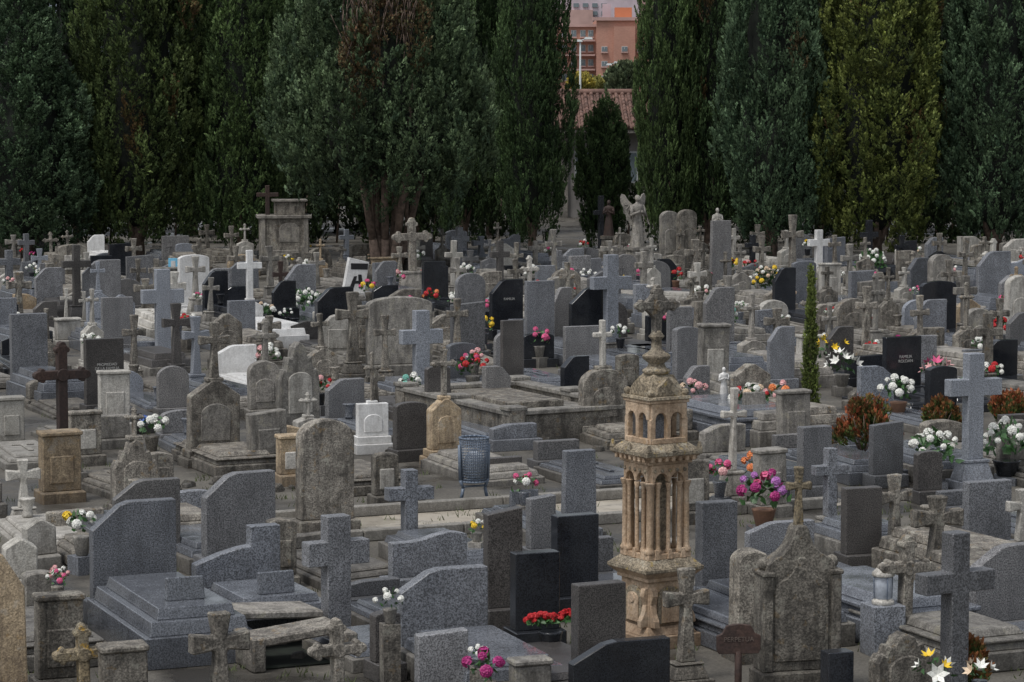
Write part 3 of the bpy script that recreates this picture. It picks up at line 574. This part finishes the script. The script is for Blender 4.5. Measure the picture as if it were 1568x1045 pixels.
# ------------------------------------------------------------------ bouquets
def bouquet_at(X,Y,rad,cols,z,kind,rs,potm=None,blk=True):
    b=MB(); zc=z; pot=max(.06,rad*.5) if kind!='row' else .1; ph=min(.2,rad*1.1)
    zb=max(0,zc-rad*.6-ph)
    if zb>.03: b.box(0,0,0,pot*2.4,pot*2.4,zb,rs.choice(['GS','C','G','L']))
    pk=potm or rs.choice(['D','C','terra','GS','L'])
    b.lathe([(pot*.6,0),(pot*.7,.01),(pot,ph*.9),(pot*1.08,ph),(pot*.8,ph)],pk,0,0,zb,12)
    nb=max(6,int((rad/.055)**1.6)) if kind!='row' else 26
    nb=min(nb,34)
    fr=max(.028,min(.058,rad*.3)) if kind!='row' else .03
    for i in range(nb*4):
        a=rs.uniform(0,6.28); e=rs.uniform(-.35,1.4); q=rs.uniform(.5,1.12)*rad
        c=Vector((math.cos(a)*math.cos(e)*q,math.sin(a)*math.cos(e)*q*(.3 if kind=='row' else 1),zc-.15*rad+math.sin(e)*q*(.9 if kind!='row' else .1)))
        d=Vector((rs.gauss(0,1),rs.gauss(0,1),rs.gauss(.4,1))).normalized(); w=d.orthogonal().normalized()*rad*.13; d*=rad*.3
        b.add([c-d*.4,c+w,c+d,c-w],[(0,1,2,3)],'leaf')
    for i in range(nb):
        a=2.399*i+rs.uniform(-.2,.2); e=math.asin(min(1,.02+.98*(i+.5)/nb)) if kind!='row' else 1.2
        rj=rad*rs.uniform(.8,1.12)
        c=Vector((math.cos(a)*math.cos(e)*rj,math.sin(a)*math.cos(e)*rj,zc+math.sin(e)*rj*.85))
        if kind=='row': c=Vector((-rad*1.0+2*rad*i/nb,rs.uniform(-.05,.05),zc+rs.uniform(-.02,.04)))
        col='f'+rs.choice(cols); r=fr*rs.uniform(.7,1.25); up=(c-Vector((0,0,zc-rad*.3))).normalized()
        if kind=='lily': r*=1.5
        q=up.to_track_quat('Z','Y')
        npet=6 if kind=='lily' else 15
        for p in range(npet):
            if kind=='lily':
                aa=p*math.pi/3; dr=(q@Vector((math.cos(aa),math.sin(aa),.8))).normalized(); wd=(q@Vector((-math.sin(aa),math.cos(aa),0)))*r*.3
                b.add([c,c+dr*r*.7+wd,c+dr*r*1.4,c+dr*r*.7-wd],[(0,1,2,3)],col)
            else:
                el=[.15,.7,1.2][p//5]; aa=p*1.2566+el*2
                dr=q@Vector((math.cos(aa)*math.cos(el),math.sin(aa)*math.cos(el),math.sin(el)))
                wd=(q@Vector((-math.sin(aa),math.cos(aa),0)))*r*.55
                upv=(q@Vector((-math.cos(aa)*math.sin(el),-math.sin(aa)*math.sin(el),math.cos(el))))*r*.55
                cc=c+dr*r*.75
                b.add([cc-wd*.6-upv,cc+wd*.6-upv,cc+wd+upv*.5,cc+upv*1.1,cc-wd+upv*.5],[(0,1,2,3,4)],col)
    b.finish('flower_bouquet',(X,Y,0),rs.uniform(0,6) if kind!='row' else YAW,0,recalc=False)
def bouquet(x,y,sz,cols,z=.5,kind='ball'):
    X,Y,s=pixel_to_plan(x,y,z); bouquet_at(X,Y,sz/s/2,cols,z,kind,random.Random(int(x*7+y)))
BQ=[(125,805,55,'yyww'),(88,888,34,'kwp'),(232,655,44,'wwb'),(490,592,34,'rrk'),(628,588,38,'wwt'),(724,562,46,'rrp'),(468,467,56,'www'),(384,478,34,'rkp'),
(406,480,36,'wwc'),(411,545,38,'wwk'),(286,495,30,'rrw'),(658,418,26,'rr'),(605,425,24,'ppk'),(803,742,38,'wwp'),(730,808,26,'wy'),(1432,568,40,'kkp'),
(1334,402,46,'www'),(1148,412,30,'rrk'),(1176,432,54,'yycw'),(1108,486,44,'tww'),(1062,598,36,'kkc'),(1500,492,34,'rrp'),(1532,502,34,'rr'),(1424,490,42,'wwr'),
(1380,527,26,'mm'),(1376,600,52,'www'),(1170,757,74,'mmlp'),(1160,716,44,'ooro'),(1102,724,44,'ppk'),(1148,612,54,'wwcr'),(1190,605,42,'oock'),(1426,690,76,'www'),
(1542,680,84,'www'),(843,945,74,'rrr'),(597,920,42,'www'),(745,1025,62,'mmm'),(733,1000,26,'ww'),(1290,560,44,'www'),(1275,535,46,'yyy'),(740,500,34,'yyr'),
(826,520,34,'ppk'),(870,422,24,'pw'),(820,420,28,'ww'),(660,455,26,'rro'),(515,508,28,'ww'),(1545,462,30,'pr'),(1200,452,34,'ccw'),(90,880,30,'kw'),
(565,440,26,'ppy'),(745,470,24,'pk'),(1080,425,24,'pp'),(1120,405,24,'yr'),(1430,1030,60,'wwy'),(1500,1030,40,'cw'),(950,510,28,'www'),(715,415,24,'ww'),(1480,590,34,'www'),(1520,570,36,'wwr')]
for q in BQ:
    x,y,sz,c=q; z=.5
    if y>1000: z=.45
    kind='ball'
    if (x,y) in((843,945),): kind='row'; z=.5
    if (x,y) in((1275,535),(1290,560),(1432,568),(1430,1030),(1500,1030)): kind='lily'
    if (x,y) in((597,920),): z=.75
    bouquet(x,y,sz,c,z,kind)
rs=random.Random(77); rs.shuffle(FP)
for X,Y in FP[:78]:
    l=rs.uniform(.25,.45); bouquet_at(X+math.sin(YAW)*l+rs.uniform(-.2,.2),Y-math.cos(YAW)*l,rs.uniform(.09,.19),rs.choice(['www','www','wwk','wwp','rrr','ppk','yyw','rrw','wwc','kkw','wwy','mmp']),rs.uniform(.38,.6),'ball',rs)
# ------------------------------------------------------------------ foliage builder
def foliage_arrays(clumps,tpc,lpt,leaf,tl,seed,brown=0.0,brownspots=()):
    rg=np.random.default_rng(seed); VV=[];CC=[]
    for (c,o,rx,rz) in clumps:
        c=np.array(c);o=np.array(o); n=tpc
        d=rg.normal(size=(n,3)); d/=np.linalg.norm(d,axis=1)[:,None]
        k=(d@o)<-.05; d[k]-=2*(d[k]@o)[:,None]*o
        pos=c+d*np.array([rx,rx,rz])*rg.uniform(.8,1.15,(n,1))
        ax=d*.5+np.array([0,0,1.])*rg.uniform(.6,1.1,(n,1))+rg.normal(size=(n,3))*.15; ax/=np.linalg.norm(ax,axis=1)[:,None]
        L=tl*rg.uniform(.6,1.4,n); Rr=L*rg.uniform(.34,.46,n)
        cb=np.clip(rg.normal(.45,.22),0,1); bright=rg.normal(1,.15)
        tb=np.clip(cb+rg.normal(0,.24,n),0,1); tbr=bright*rg.normal(1,.2,n)
        isb=1.0 if rg.random()<brown else 0.0
        for (bx,by,bz,br) in brownspots:
            if np.linalg.norm(c-np.array([bx,by,bz]))<br*rg.uniform(.6,1.1): isb=1.
        m=n*lpt
        T=np.repeat(np.arange(n),lpt)
        e=rg.normal(size=(m,3)); e/=np.linalg.norm(e,axis=1)[:,None]
        kk=(e@o)<-.3; e[kk]*=-1
        A=ax[T]; al=np.sum(e*A,axis=1)
        side=e-A*al[:,None]
        p=pos[T]+A*(al*L[T])[:,None]+side*(Rr[T]*(1-.4*np.clip(al,0,1)))[:,None]
        nr=side/(np.linalg.norm(side,axis=1)[:,None]+1e-6)*.9+A*np.clip(al,-.2,1)[:,None]*.6
        ld=A*.9+nr*.3+rg.normal(size=(m,3))*.2; ld/=np.linalg.norm(ld,axis=1)[:,None]
        wd=np.cross(nr,ld)+rg.normal(size=(m,3))*.12; wd/=np.linalg.norm(wd,axis=1)[:,None]+1e-6
        ls=(leaf*rg.uniform(.7,1.4,m))[:,None]
        q=np.stack([p-ld*ls*.5,p+wd*ls*.36,p+ld*ls*.75,p-wd*ls*.36],axis=1)
        VV.append(q.reshape(-1,3))
        # spray tips paler, bases and inner leaves darker: crevice shade put into the tint
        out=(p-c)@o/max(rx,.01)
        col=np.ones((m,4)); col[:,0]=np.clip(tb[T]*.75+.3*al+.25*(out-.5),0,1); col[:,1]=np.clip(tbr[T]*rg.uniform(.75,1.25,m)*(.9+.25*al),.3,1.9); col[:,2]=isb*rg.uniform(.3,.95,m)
        CC.append(np.repeat(col,4,axis=0))
    return np.concatenate(VV),np.concatenate(CC)
def foliage_mesh(name,V,C,extra,leafm):
    n=len(V)//4; ev=np.array(extra.v) if extra.v else np.zeros((0,3))
    me=bpy.data.meshes.new(name)
    ef=extra.f; nl=sum(len(f) for f in ef)
    me.vertices.add(len(V)+len(ev)); me.vertices.foreach_set('co',np.concatenate([V,ev]).astype(np.float32).ravel())
    me.loops.add(4*n+nl); li=np.concatenate([np.arange(4*n),np.array([a+len(V) for f in ef for a in f],dtype=int)]); me.loops.foreach_set('vertex_index',li.astype(np.int32))
    me.polygons.add(n+len(ef)); st=list(range(0,4*n,4)); p=4*n
    for f in ef: st.append(p); p+=len(f)
    me.polygons.foreach_set('loop_start',np.array(st,dtype=np.int32))
    me.materials.append(M[leafm])
    for k in extra.mats: me.materials.append(M[k])
    me.polygons.foreach_set('material_index',np.array([0]*n+[i+1 for i in extra.mi],dtype=np.int32))
    me.update(calc_edges=True); me.validate()
    at=me.color_attributes.new('tint','FLOAT_COLOR','POINT')
    cc=np.concatenate([C,np.tile([.5,1,0,1],(len(ev),1))]) if len(ev) else C
    at.data.foreach_set('color',cc.astype(np.float32).ravel())
    return me
def cyprof(t,wide=.28):
    if t<wide: return .58+.42*math.sin(t/wide*math.pi/2)
    u=(t-wide)/(1-wide); return max(.03,(1-u**1.6)*.97+.03)
def cypress_mesh(seed,H=12,Rr=1.7,nc=150,brown=0.,z0=.5,wide=.28,tpc=20,lpt=28,trunks=1,spots=(),leaf=.058,tl=.2):
    rs=random.Random(seed); cl=[]
    ph=[rs.uniform(0,6.28) for _ in range(6)]
    # even spread of limb clumps over the crown (golden-angle spiral weighted by girth)
    cum=[0]
    for j in range(200): cum.append(cum[-1]+cyprof(j/200,wide)+.08)
    for i in range(nc):
        tgt=(i+rs.random())/nc*cum[-1]; j=next(k for k in range(201) if cum[k]>=tgt-1e-9); t=max(0,min(1,(j-rs.random())/200)); pr=cyprof(t,wide)
        a=2.399*i+rs.uniform(-.3,.3); lob=1+.12*math.sin(3*a+ph[0]+t*5)+.08*math.sin(5*a+ph[1]-t*11)+.06*math.sin(9*t*3+ph[2])
        r=Rr*pr*lob*rs.choice([rs.uniform(.74,.86),rs.uniform(.92,1.08),rs.uniform(.95,1.1)]); cr=rs.uniform(.24,.4)*(0.6+.4*pr)*(Rr/1.7)**.5
        rr=max(0,r-cr*.8); z=z0+t*(H-z0)
        o=Vector((math.cos(a),math.sin(a),.25)).normalized()
        cl.append(((rr*math.cos(a),rr*math.sin(a),z),tuple(o),cr,cr*rs.uniform(1.5,2.5)))
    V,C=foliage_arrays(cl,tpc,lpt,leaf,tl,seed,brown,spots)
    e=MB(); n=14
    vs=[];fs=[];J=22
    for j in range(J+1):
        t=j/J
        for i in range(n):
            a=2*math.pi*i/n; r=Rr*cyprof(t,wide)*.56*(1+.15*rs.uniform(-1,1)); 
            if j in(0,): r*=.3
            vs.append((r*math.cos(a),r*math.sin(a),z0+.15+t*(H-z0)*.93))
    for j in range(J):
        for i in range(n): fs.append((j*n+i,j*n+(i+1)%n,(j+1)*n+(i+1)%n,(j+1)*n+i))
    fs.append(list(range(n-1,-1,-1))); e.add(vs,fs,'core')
    if trunks==1:
        e.tube((0,0,-.05),(.02,0,z0+1.2),.2,.14,'bark',9); e.tube((.02,0,z0+1.2),(0,0,H*.8),.14,.03,'bark',7)
        for q in range(4):
            a=rs.uniform(0,6.28); e.tube((0,0,.3),(math.cos(a)*.7,math.sin(a)*.7,z0+1.3),.09,.04,'bark',6)
    else:
        for q in range(trunks):
            a=q*6.28/trunks+rs.uniform(-.4,.4); r1=rs.uniform(.7,1.7)
            p0=(math.cos(a)*.25,math.sin(a)*.2,-.05); p1=(math.cos(a)*r1*.4,math.sin(a)*r1*.4,1.0); p2=(math.cos(a)*r1*.75,math.sin(a)*r1*.7,z0+.5); p3=(math.cos(a)*r1,math.sin(a)*r1,z0+3)
            e.tube(p0,p1,.15,.11,'bark',8); e.tube(p1,p2,.11,.08,'bark',8); e.tube(p2,p3,.08,.04,'bark',7)
            e.tube(p1,(p2[0]*.6,p2[1]*.6-.2,z0+1),.06,.03,'bark',6)
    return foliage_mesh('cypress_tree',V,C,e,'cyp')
def put(me,name,X,Y,sx,sz,rz,col):
    o=bpy.data.objects.new(name,me); scene.collection.objects.link(o); o.location=(X,Y,0); o.scale=(sx,sx,sz); o.rotation_euler=(0,0,rz); o.color=(*col,1); return o
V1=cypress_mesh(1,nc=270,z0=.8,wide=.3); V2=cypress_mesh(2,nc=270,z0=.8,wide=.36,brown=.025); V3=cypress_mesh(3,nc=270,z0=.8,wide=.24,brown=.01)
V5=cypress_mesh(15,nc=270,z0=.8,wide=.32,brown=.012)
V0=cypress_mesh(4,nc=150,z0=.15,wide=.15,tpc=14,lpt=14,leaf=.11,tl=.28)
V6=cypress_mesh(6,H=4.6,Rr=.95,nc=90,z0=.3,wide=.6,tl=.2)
BL=(.86,1.0,1.0); DK=(.64,.78,.58); MD=(.88,1.0,.68); OL=(1.4,1.25,.65); BR=(.9,.92,.6); BK=(.3,.38,.3)  # BK puts the back row's shade into its foliage tint
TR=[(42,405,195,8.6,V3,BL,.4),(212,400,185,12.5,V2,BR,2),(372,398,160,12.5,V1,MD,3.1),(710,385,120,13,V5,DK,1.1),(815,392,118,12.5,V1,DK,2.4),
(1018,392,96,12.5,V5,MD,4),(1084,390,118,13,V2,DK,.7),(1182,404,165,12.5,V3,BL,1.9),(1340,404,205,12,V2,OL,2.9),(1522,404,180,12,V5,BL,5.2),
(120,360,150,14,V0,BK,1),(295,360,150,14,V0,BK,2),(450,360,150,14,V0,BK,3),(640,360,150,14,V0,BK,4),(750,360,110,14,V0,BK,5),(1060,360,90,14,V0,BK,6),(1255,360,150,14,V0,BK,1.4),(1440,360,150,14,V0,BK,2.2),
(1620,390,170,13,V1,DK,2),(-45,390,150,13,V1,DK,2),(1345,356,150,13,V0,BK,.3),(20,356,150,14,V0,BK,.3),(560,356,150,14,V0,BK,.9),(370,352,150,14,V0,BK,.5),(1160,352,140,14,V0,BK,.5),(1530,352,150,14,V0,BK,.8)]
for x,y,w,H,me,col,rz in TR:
    X,Y,s=pixel_to_plan(x,y); put(me,'cypress_tree',X,Y,w/s/3.5,H/12,rz,col)
X,Y,s=pixel_to_plan(925,384); put(V6,'cypress_tree',X,Y,.82,.98,1,DK)
X,Y,s=pixel_to_plan(592,422)
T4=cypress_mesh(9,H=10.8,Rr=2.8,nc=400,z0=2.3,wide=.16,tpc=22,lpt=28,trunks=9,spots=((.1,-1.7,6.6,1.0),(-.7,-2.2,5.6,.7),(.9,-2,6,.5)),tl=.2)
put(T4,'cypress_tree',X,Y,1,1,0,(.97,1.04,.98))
b=MB(); rs=random.Random(4)
for i in range(90):
    x0=rs.uniform(-1.0,.8); z0=rs.uniform(5.6,8); p=Vector((x0,-2.3,z0)); d=Vector((rs.uniform(-.3,.3),-.2,1)).normalized()
    for k in range(4):
        q=p+d*rs.uniform(.2,.4); b.tube(p,q,.014,.009,'bark',4); p=q; d=(d+Vector((rs.uniform(-.3,.3),rs.uniform(-.2,.1),.1))).normalized()
b.finish('bare_cypress_twigs',(X,Y,0),0,0)
# dark hedge added behind the trunks, its tint standing in for the shade there
cl=[]; rs=random.Random(31)
for i in range(420):
    x=rs.uniform(-21,21)
    if .8<x<3.6: continue
    z=rs.uniform(.1,1.9); cl.append(((x,rs.uniform(-.3,.3),z),(0,-.97,.25),.4,.4))
V,C=foliage_arrays(cl,8,14,.1,.25,31); e=MB()
for i in range(40):
    x=-20+i*1.03
    if .8<x<3.6: continue
    e.tube((x,0,0),(x+.1,0,1.5),.04,.02,'bark',5)
X,Y,s=pixel_to_plan(784,372); put(foliage_mesh('added_dark_hedge',V,C,e,'cyp'),'added_dark_hedge',0,Y,1,1,0,(.35,.4,.3))
X,Y,s=psap; cl=[]; rs=random.Random(5); H=(655-412)/s
for i in range(70):
    t=(i+.5)/70; r=.105*min(1,1.25-t*1.15)*(1 if t>.08 else .6)*rs.uniform(.8,1.15); a=2.4*i
    cl.append(((r*.5*math.cos(a),r*.5*math.sin(a),.12+t*(H-.2)),(math.cos(a)*.95,math.sin(a)*.95,.3),r*.55,.12))
V,C=foliage_arrays(cl,10,14,.03,.07,5); e=MB(); e.tube((0,0,0),(0,0,H*.9),.03,.01,'bark')
put(foliage_mesh('young_cypress',V,C,e,'cyp'),'young_cypress',X,Y,1,1,0,(1.1,1.05,.55))
def shrub(x,y,wpx,hpx,red,seed,name='shrub'):
    X,Y,s=pixel_to_plan(x,y); rs=random.Random(seed); w=wpx/s/2; h=hpx/s; cl=[]
    for i in range(36):
        a=rs.uniform(0,6.28); e_=rs.uniform(.1,1.4)
        o=Vector((math.cos(a)*math.cos(e_),math.sin(a)*math.cos(e_),math.sin(e_)))
        k=rs.uniform(.6,1.1)
        cl.append(((o.x*w*.75*k,o.y*w*.75*k,h*.25+o.z*h*.6*k),tuple(o),w*.22,w*.26))
    V,C=foliage_arrays(cl,12,14,.04,.08,seed); C[:,0]=np.clip((C[:,0]-.5)*1.6+red*.5,0,1)
    e=MB()
    for i in range(14): a=i*.45; e.tube((0,0,0),(math.cos(a)*w*.7,math.sin(a)*w*.7,h*.8),.012,.005,'bark',5)
    put(foliage_mesh(name,V,C,e,'bush'),name,X,Y,1,1,0,(1,1,1))
shrub(1325,708,112,95,.8,1,'red_leaved_shrub'); shrub(1440,668,64,50,.0,2); shrub(1545,655,70,48,.7,3,'red_leaved_shrub'); shrub(1480,1070,60,90,.0,4); shrub(810,1075,40,40,.1,6)
b=MB(); rs=random.Random(8)
for i in range(800):
    px=rs.uniform(0,1568); py=rs.uniform(560,1045); X,Y,_=pixel_to_plan(px,py); 
    for k in range(6):
        a=rs.uniform(0,6.28); x0=X+rs.gauss(0,.05);y0=Y+rs.gauss(0,.05); l=rs.uniform(.03,.09)
        b.add([(x0-.006,y0,0),(x0+.006,y0,0),(x0+math.cos(a)*l*.5,y0+math.sin(a)*l*.5,l)],[(0,1,2)],'weed')
b.finish('weeds',(0,0,0),0,0,recalc=False)
# ------------------------------------------------------------------ ground & path
N=NT('wet_gravel_ground'); tc=N.n('ShaderNodeTexCoord'); v=tc.outputs['Object']
c=N.mix(N.ramp(N.noise(v,.8,4),.35,.65),(.08,.073,.062),(.14,.13,.11)); c=N.mix(1.0,c,N.grey(N.ramp(N.noise(v,30,3,.8),.3,.7,.6,1.35)),'MULTIPLY')
wet=N.noise(v,.6,4); c=N.mix(N.ramp(wet,.48,.6),c,(.05,.046,.04)); N.l(c,N.b.inputs['Base Color'])
N.l(N.ramp(wet,.48,.6,.85,.2),N.b.inputs['Roughness']); N.bump(N.noise(v,22,3,.7),.5,.02); M['ground']=N.m
N=NT('path_concrete'); tc=N.n('ShaderNodeTexCoord'); v=tc.outputs['Object']
c=N.mix(N.ramp(N.noise(v,1.5,6),.35,.65),(.36,.32,.26),(.46,.42,.35)); c=N.mix(N.ramp(N.noise(v,4,6,.7),.52,.66,0,.55),c,(.15,.13,.11)); N.l(c,N.b.inputs['Base Color'])
N.l(N.ramp(N.noise(v,1.1,4),.42,.58,.7,.1),N.b.inputs['Roughness']); M['path']=N.m
b=MB(); b.add([(-3000,-200,0),(3000,-200,0),(3000,5000,0),(-3000,5000,0)],[(0,1,2,3)],'ground'); b.finish('ground',(0,0,0),0,0,recalc=False)
b=MB(); b.add([(-2.6,-.75,0),(5.0,-.75,0),(5.0,.75,0),(-2.6,.75,0)],[(0,1,2,3)],'path'); b.finish('path',(pathc[0],pathc[1],.004),YAW,0,recalc=False)
b=MB()
for sy in(-1,1): 
    for i in range(6): b.box(-2.0+i*1.2,sy*.82,0,1.19,.12,.13,'P')
b.finish('path_kerb',(pathc[0],pathc[1],0),YAW,.012)
# ------------------------------------------------------------------ tile-roofed building
def brickmat(name,c1,c2,mort,sc):
    N=NT(name); tc=N.n('ShaderNodeTexCoord'); mp=N.n('ShaderNodeMapping'); mp.inputs['Rotation'].default_value=(math.pi/2,0,0); N.l(tc.outputs['Object'],mp.inputs[0])
    bk=N.n('ShaderNodeTexBrick'); bk.inputs['Scale'].default_value=sc; bk.inputs['Color1'].default_value=(*c1,1); bk.inputs['Color2'].default_value=(*c2,1); bk.inputs['Mortar'].default_value=(*mort,1)
    N.l(mp.outputs[0],bk.inputs['Vector']); col=N.mix(1.0,bk.outputs[0],N.grey(N.ramp(N.noise(tc.outputs['Object'],.3,5),.3,.7,.88,1.1)),'MULTIPLY'); N.l(col,N.b.inputs['Base Color']); N.b.inputs['Roughness'].default_value=.85; return N.m
M['brick']=brickmat('salmon_brick',(.42,.21,.155),(.48,.25,.185),(.4,.27,.22),3)
M['pink']=plain('pink_render',(.45,.3,.27),.9,ns=.5); M['pale']=plain('pale_render',(.5,.42,.46),.9,ns=.5); M['frame']=plain('window_frame',(.5,.53,.53),.6); M['win']=plain('window_pane',(.16,.2,.22),.2)
M['tile']=plain('roof_tile',(.17,.1,.08),.85,ns=2.5,nv=.5); M['render']=plain('grey_render',(.24,.23,.22),.9,ns=1,nv=.2); M['rooforange']=plain('orange_roof',(.55,.2,.1),.8,ns=.5)
b=MB(); yb=104.0; Xc=(925-784)/F*yb
b.box(0,0,0,14,5,3.4,'render')
for i in range(9):
    xx=-6.4+i*1.6
    b.box(xx,-2.56,0,.3,.14,3.2,'C'); 
    if i<8: b.box(xx+.8,-2.53,1.3,.8,.08,1.2,'frame'); b.box(xx+.8,-2.575,1.36,.68,.03,1.08,'win'); b.box(xx+.8,-2.58,1.2,.95,.2,.08,'C')
b.box(0,-2.75,3.2,14.6,.7,.12,'C')
ang=math.atan2(1.25,3.1)
for sgn in(-1,1):
    b.M=Matrix.Translation((0,-3.15*sgn,3.38))@(Matrix.Rotation(math.pi,4,'Z') if sgn<0 else Matrix.Identity(4))@Matrix.Rotation(ang,4,'X')
    b.box(0,1.68,-.04,15,3.36,.06,'tile')
    if sgn>0:
        for i in range(62):
            xx=-7.4+i*.24
            for j in range(11):
                o=.008*((i*7+j*3)%5)
                b.tube((xx,.0+j*.31,.045+o),(xx,.34+j*.31,.025+o),.085,.07,'tile',6)
    b.M=Matrix.Identity(4)
b.tube((-7.5,0,4.72),(7.5,0,4.72),.13,.13,'tile',8)
for i in range(30): b.ball(-7.4+i*.5,-3.12,3.46,.07,'P',6)
b.finish('tile_roofed_chapel_building',(Xc,yb+2.5,0),.03,0)
# ------------------------------------------------------------------ brick apartment building
D=260; q=D/F
def zat(y,D): return CH+(130-y)*D/F
b=MB()
def bx(x0,x1,y0,y1,d,dep,k,z0=None):
    xa=(x0-784)*D/F; xb=(x1-784)*D/F; za=0 if z0 is None else z0; b.box((xa+xb)/2,d+dep/2,za,xb-xa,dep,zat(y0,D)-za,k)
bx(820,912,40,0,0,12,'brick'); bx(912,1040,31,0,-1.5,12,'brick'); bx(938,970,42,0,-2.2,2,'brick'); bx(985,1040,50,0,-4,3,'brick')
def win(x,y,w,h,d,sh=False):
    xc=(x-784)*D/F; z=zat(y+h/2,D); W_=w*D/F; H_=h*D/F
    b.box(xc,d-.03,z,W_,.1,H_,'frame'); b.box(xc-W_*.0,d-.1,z+H_*.07,W_*.86,.06,H_*.86,'win'); b.box(xc,d-.15,z+H_*.45,W_*.06,.04,H_*.5,'frame'); b.box(xc,d-.12,z-.12,W_*1.15,.3,.12,'pink')
for yy in(52,74,96,118):
    for xx in(832,848,864,878,892,904): win(xx,yy,8,10,0)
for yy in(76,98,120):
    for xx in(924,954,978): win(xx,yy,9,8,-1.5 if xx<935 or xx>972 else -2.2)
for yy in(64,86,108): b.box((865-784)*q,-.45,zat(yy,D),90*q,.9,.15,'pink')
bx(905,985,28,0,-1.8,.4,'pink',zat(33,D)); bx(820,912,38,0,-.3,.4,'pink',zat(42,D))
b.box((955-784)*q,3,zat(31,D),1.6,1.6,1.2,'rooforange'); b.box((930-784)*q,4,zat(31,D),.8,.8,1.6,'pale')
b.finish('brick_apartment_building',(0,D,0),0,0)
D=420; b=MB(); q=D/F
b.box((905-784)*q,0,0,14,12,zat(2,D),'pale'); b.box((950-784)*q,2,0,8,12,zat(10,D),'rooforange'); b.box((875-784)*q,-3,0,6,8,zat(18,D),'pink'); b.box((980-784)*q,-1,0,8,8,zat(-8,D),'pink')
for i in range(6):
    for j in range(3): b.box((880+i*14-784)*q,-6.1 if i<4 else -5,zat(14+j*12,D),.8,.3,.6,'win')
b.finish('distant_apartment_building',(0,D,0),0,0)
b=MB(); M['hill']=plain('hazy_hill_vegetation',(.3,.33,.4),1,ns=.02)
vs=[];n=60
for i in range(n+1):
    x=-900+1800*i/n; vs+= [(x,0,-2),(x,150,58+9*math.sin(i*.7)+5*math.sin(i*1.9))]
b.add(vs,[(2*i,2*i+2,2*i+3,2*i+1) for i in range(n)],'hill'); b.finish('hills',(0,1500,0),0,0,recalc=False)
def bgtree(x,y,w,h,D,seed,col,name):
    rs=random.Random(seed); X=(x-784)*D/F; w=w*D/F/2; h=h*D/F; zt=zat(y,D); cl=[]
    for i in range(50):
        a=rs.uniform(0,6.28); e_=rs.uniform(-.7,1.4); o=Vector((math.cos(a)*math.cos(e_),math.sin(a)*math.cos(e_),math.sin(e_)))
        k=rs.uniform(.45,.95)
        cl.append(((o.x*w*k,o.y*w*k,zt-h/2+o.z*h*.45*k),tuple(o),w*.28,w*.25))
    V,C=foliage_arrays(cl,14,14,.16,.3,seed); e=MB(); e.tube((0,0,0),(0,0,zt-h*.5),.25,.12,'bark')
    for i in range(5): a=i*1.3; e.tube((0,0,zt-h*.8),(math.cos(a)*w*.6,math.sin(a)*w*.6,zt-h*.3),.1,.04,'bark',5)
    put(foliage_mesh(name,V,C,e,'cyp'),name,X,D,1,1,0,col)
bgtree(888,116,34,36,190,21,(3.0,1.9,.8),'autumn_tree'); bgtree(955,98,50,50,180,22,(1.0,.95,.95),'distant_tree'); bgtree(915,122,26,34,200,23,(2.1,1.5,.9),'autumn_tree')
def lamp(x,yt,D):
    X=(x-784)*D/F; zt=zat(yt,D); b=MB(); b.tube((0,0,0),(0,0,zt),.09,.05,'frame',8); b.tube((0,0,zt-.02),(.55,0,zt+.12),.04,.04,'frame',6); b.frus(.5,0,zt+.05,.55,.3,.4,.2,.14,'frame'); b.frus(-.1,0,zt-.1,.5,.26,.3,.16,.14,'frame')
    b.finish('street_lamp',(X,D,0),0,0)
lamp(888,62,170); lamp(934,98,210)
# ------------------------------------------------------------------ light
w=bpy.data.worlds.new("World"); scene.world=w; w.use_nodes=True; nt=w.node_tree
sky=nt.nodes.new('ShaderNodeTexSky'); sky.sky_type='NISHITA'; sky.sun_disc=False
EL,AZ=math.radians(62),math.radians(225)
sky.sun_elevation=EL; sky.sun_rotation=AZ; sky.dust_density=3; sky.air_density=1.2
hs=nt.nodes.new('ShaderNodeHueSaturation'); hs.inputs['Saturation'].default_value=.35
nt.links.new(sky.outputs[0],hs.inputs['Color']); bg=nt.nodes['Background']; nt.links.new(hs.outputs[0],bg.inputs['Color']); bg.inputs['Strength'].default_value=.13
sl=bpy.data.lights.new('sun','SUN'); sl.energy=1.5; sl.angle=math.radians(14); sl.color=(1,.975,.94); so=bpy.data.objects.new('sun',sl); scene.collection.objects.link(so)
d=Vector((math.sin(AZ)*math.cos(EL),math.cos(AZ)*math.cos(EL),math.sin(EL))); so.rotation_euler=d.to_track_quat('Z','Y').to_euler()
scene.view_settings.view_transform='Standard'; scene.view_settings.look='None'; scene.view_settings.exposure=0
print('objects',len(bpy.data.objects))
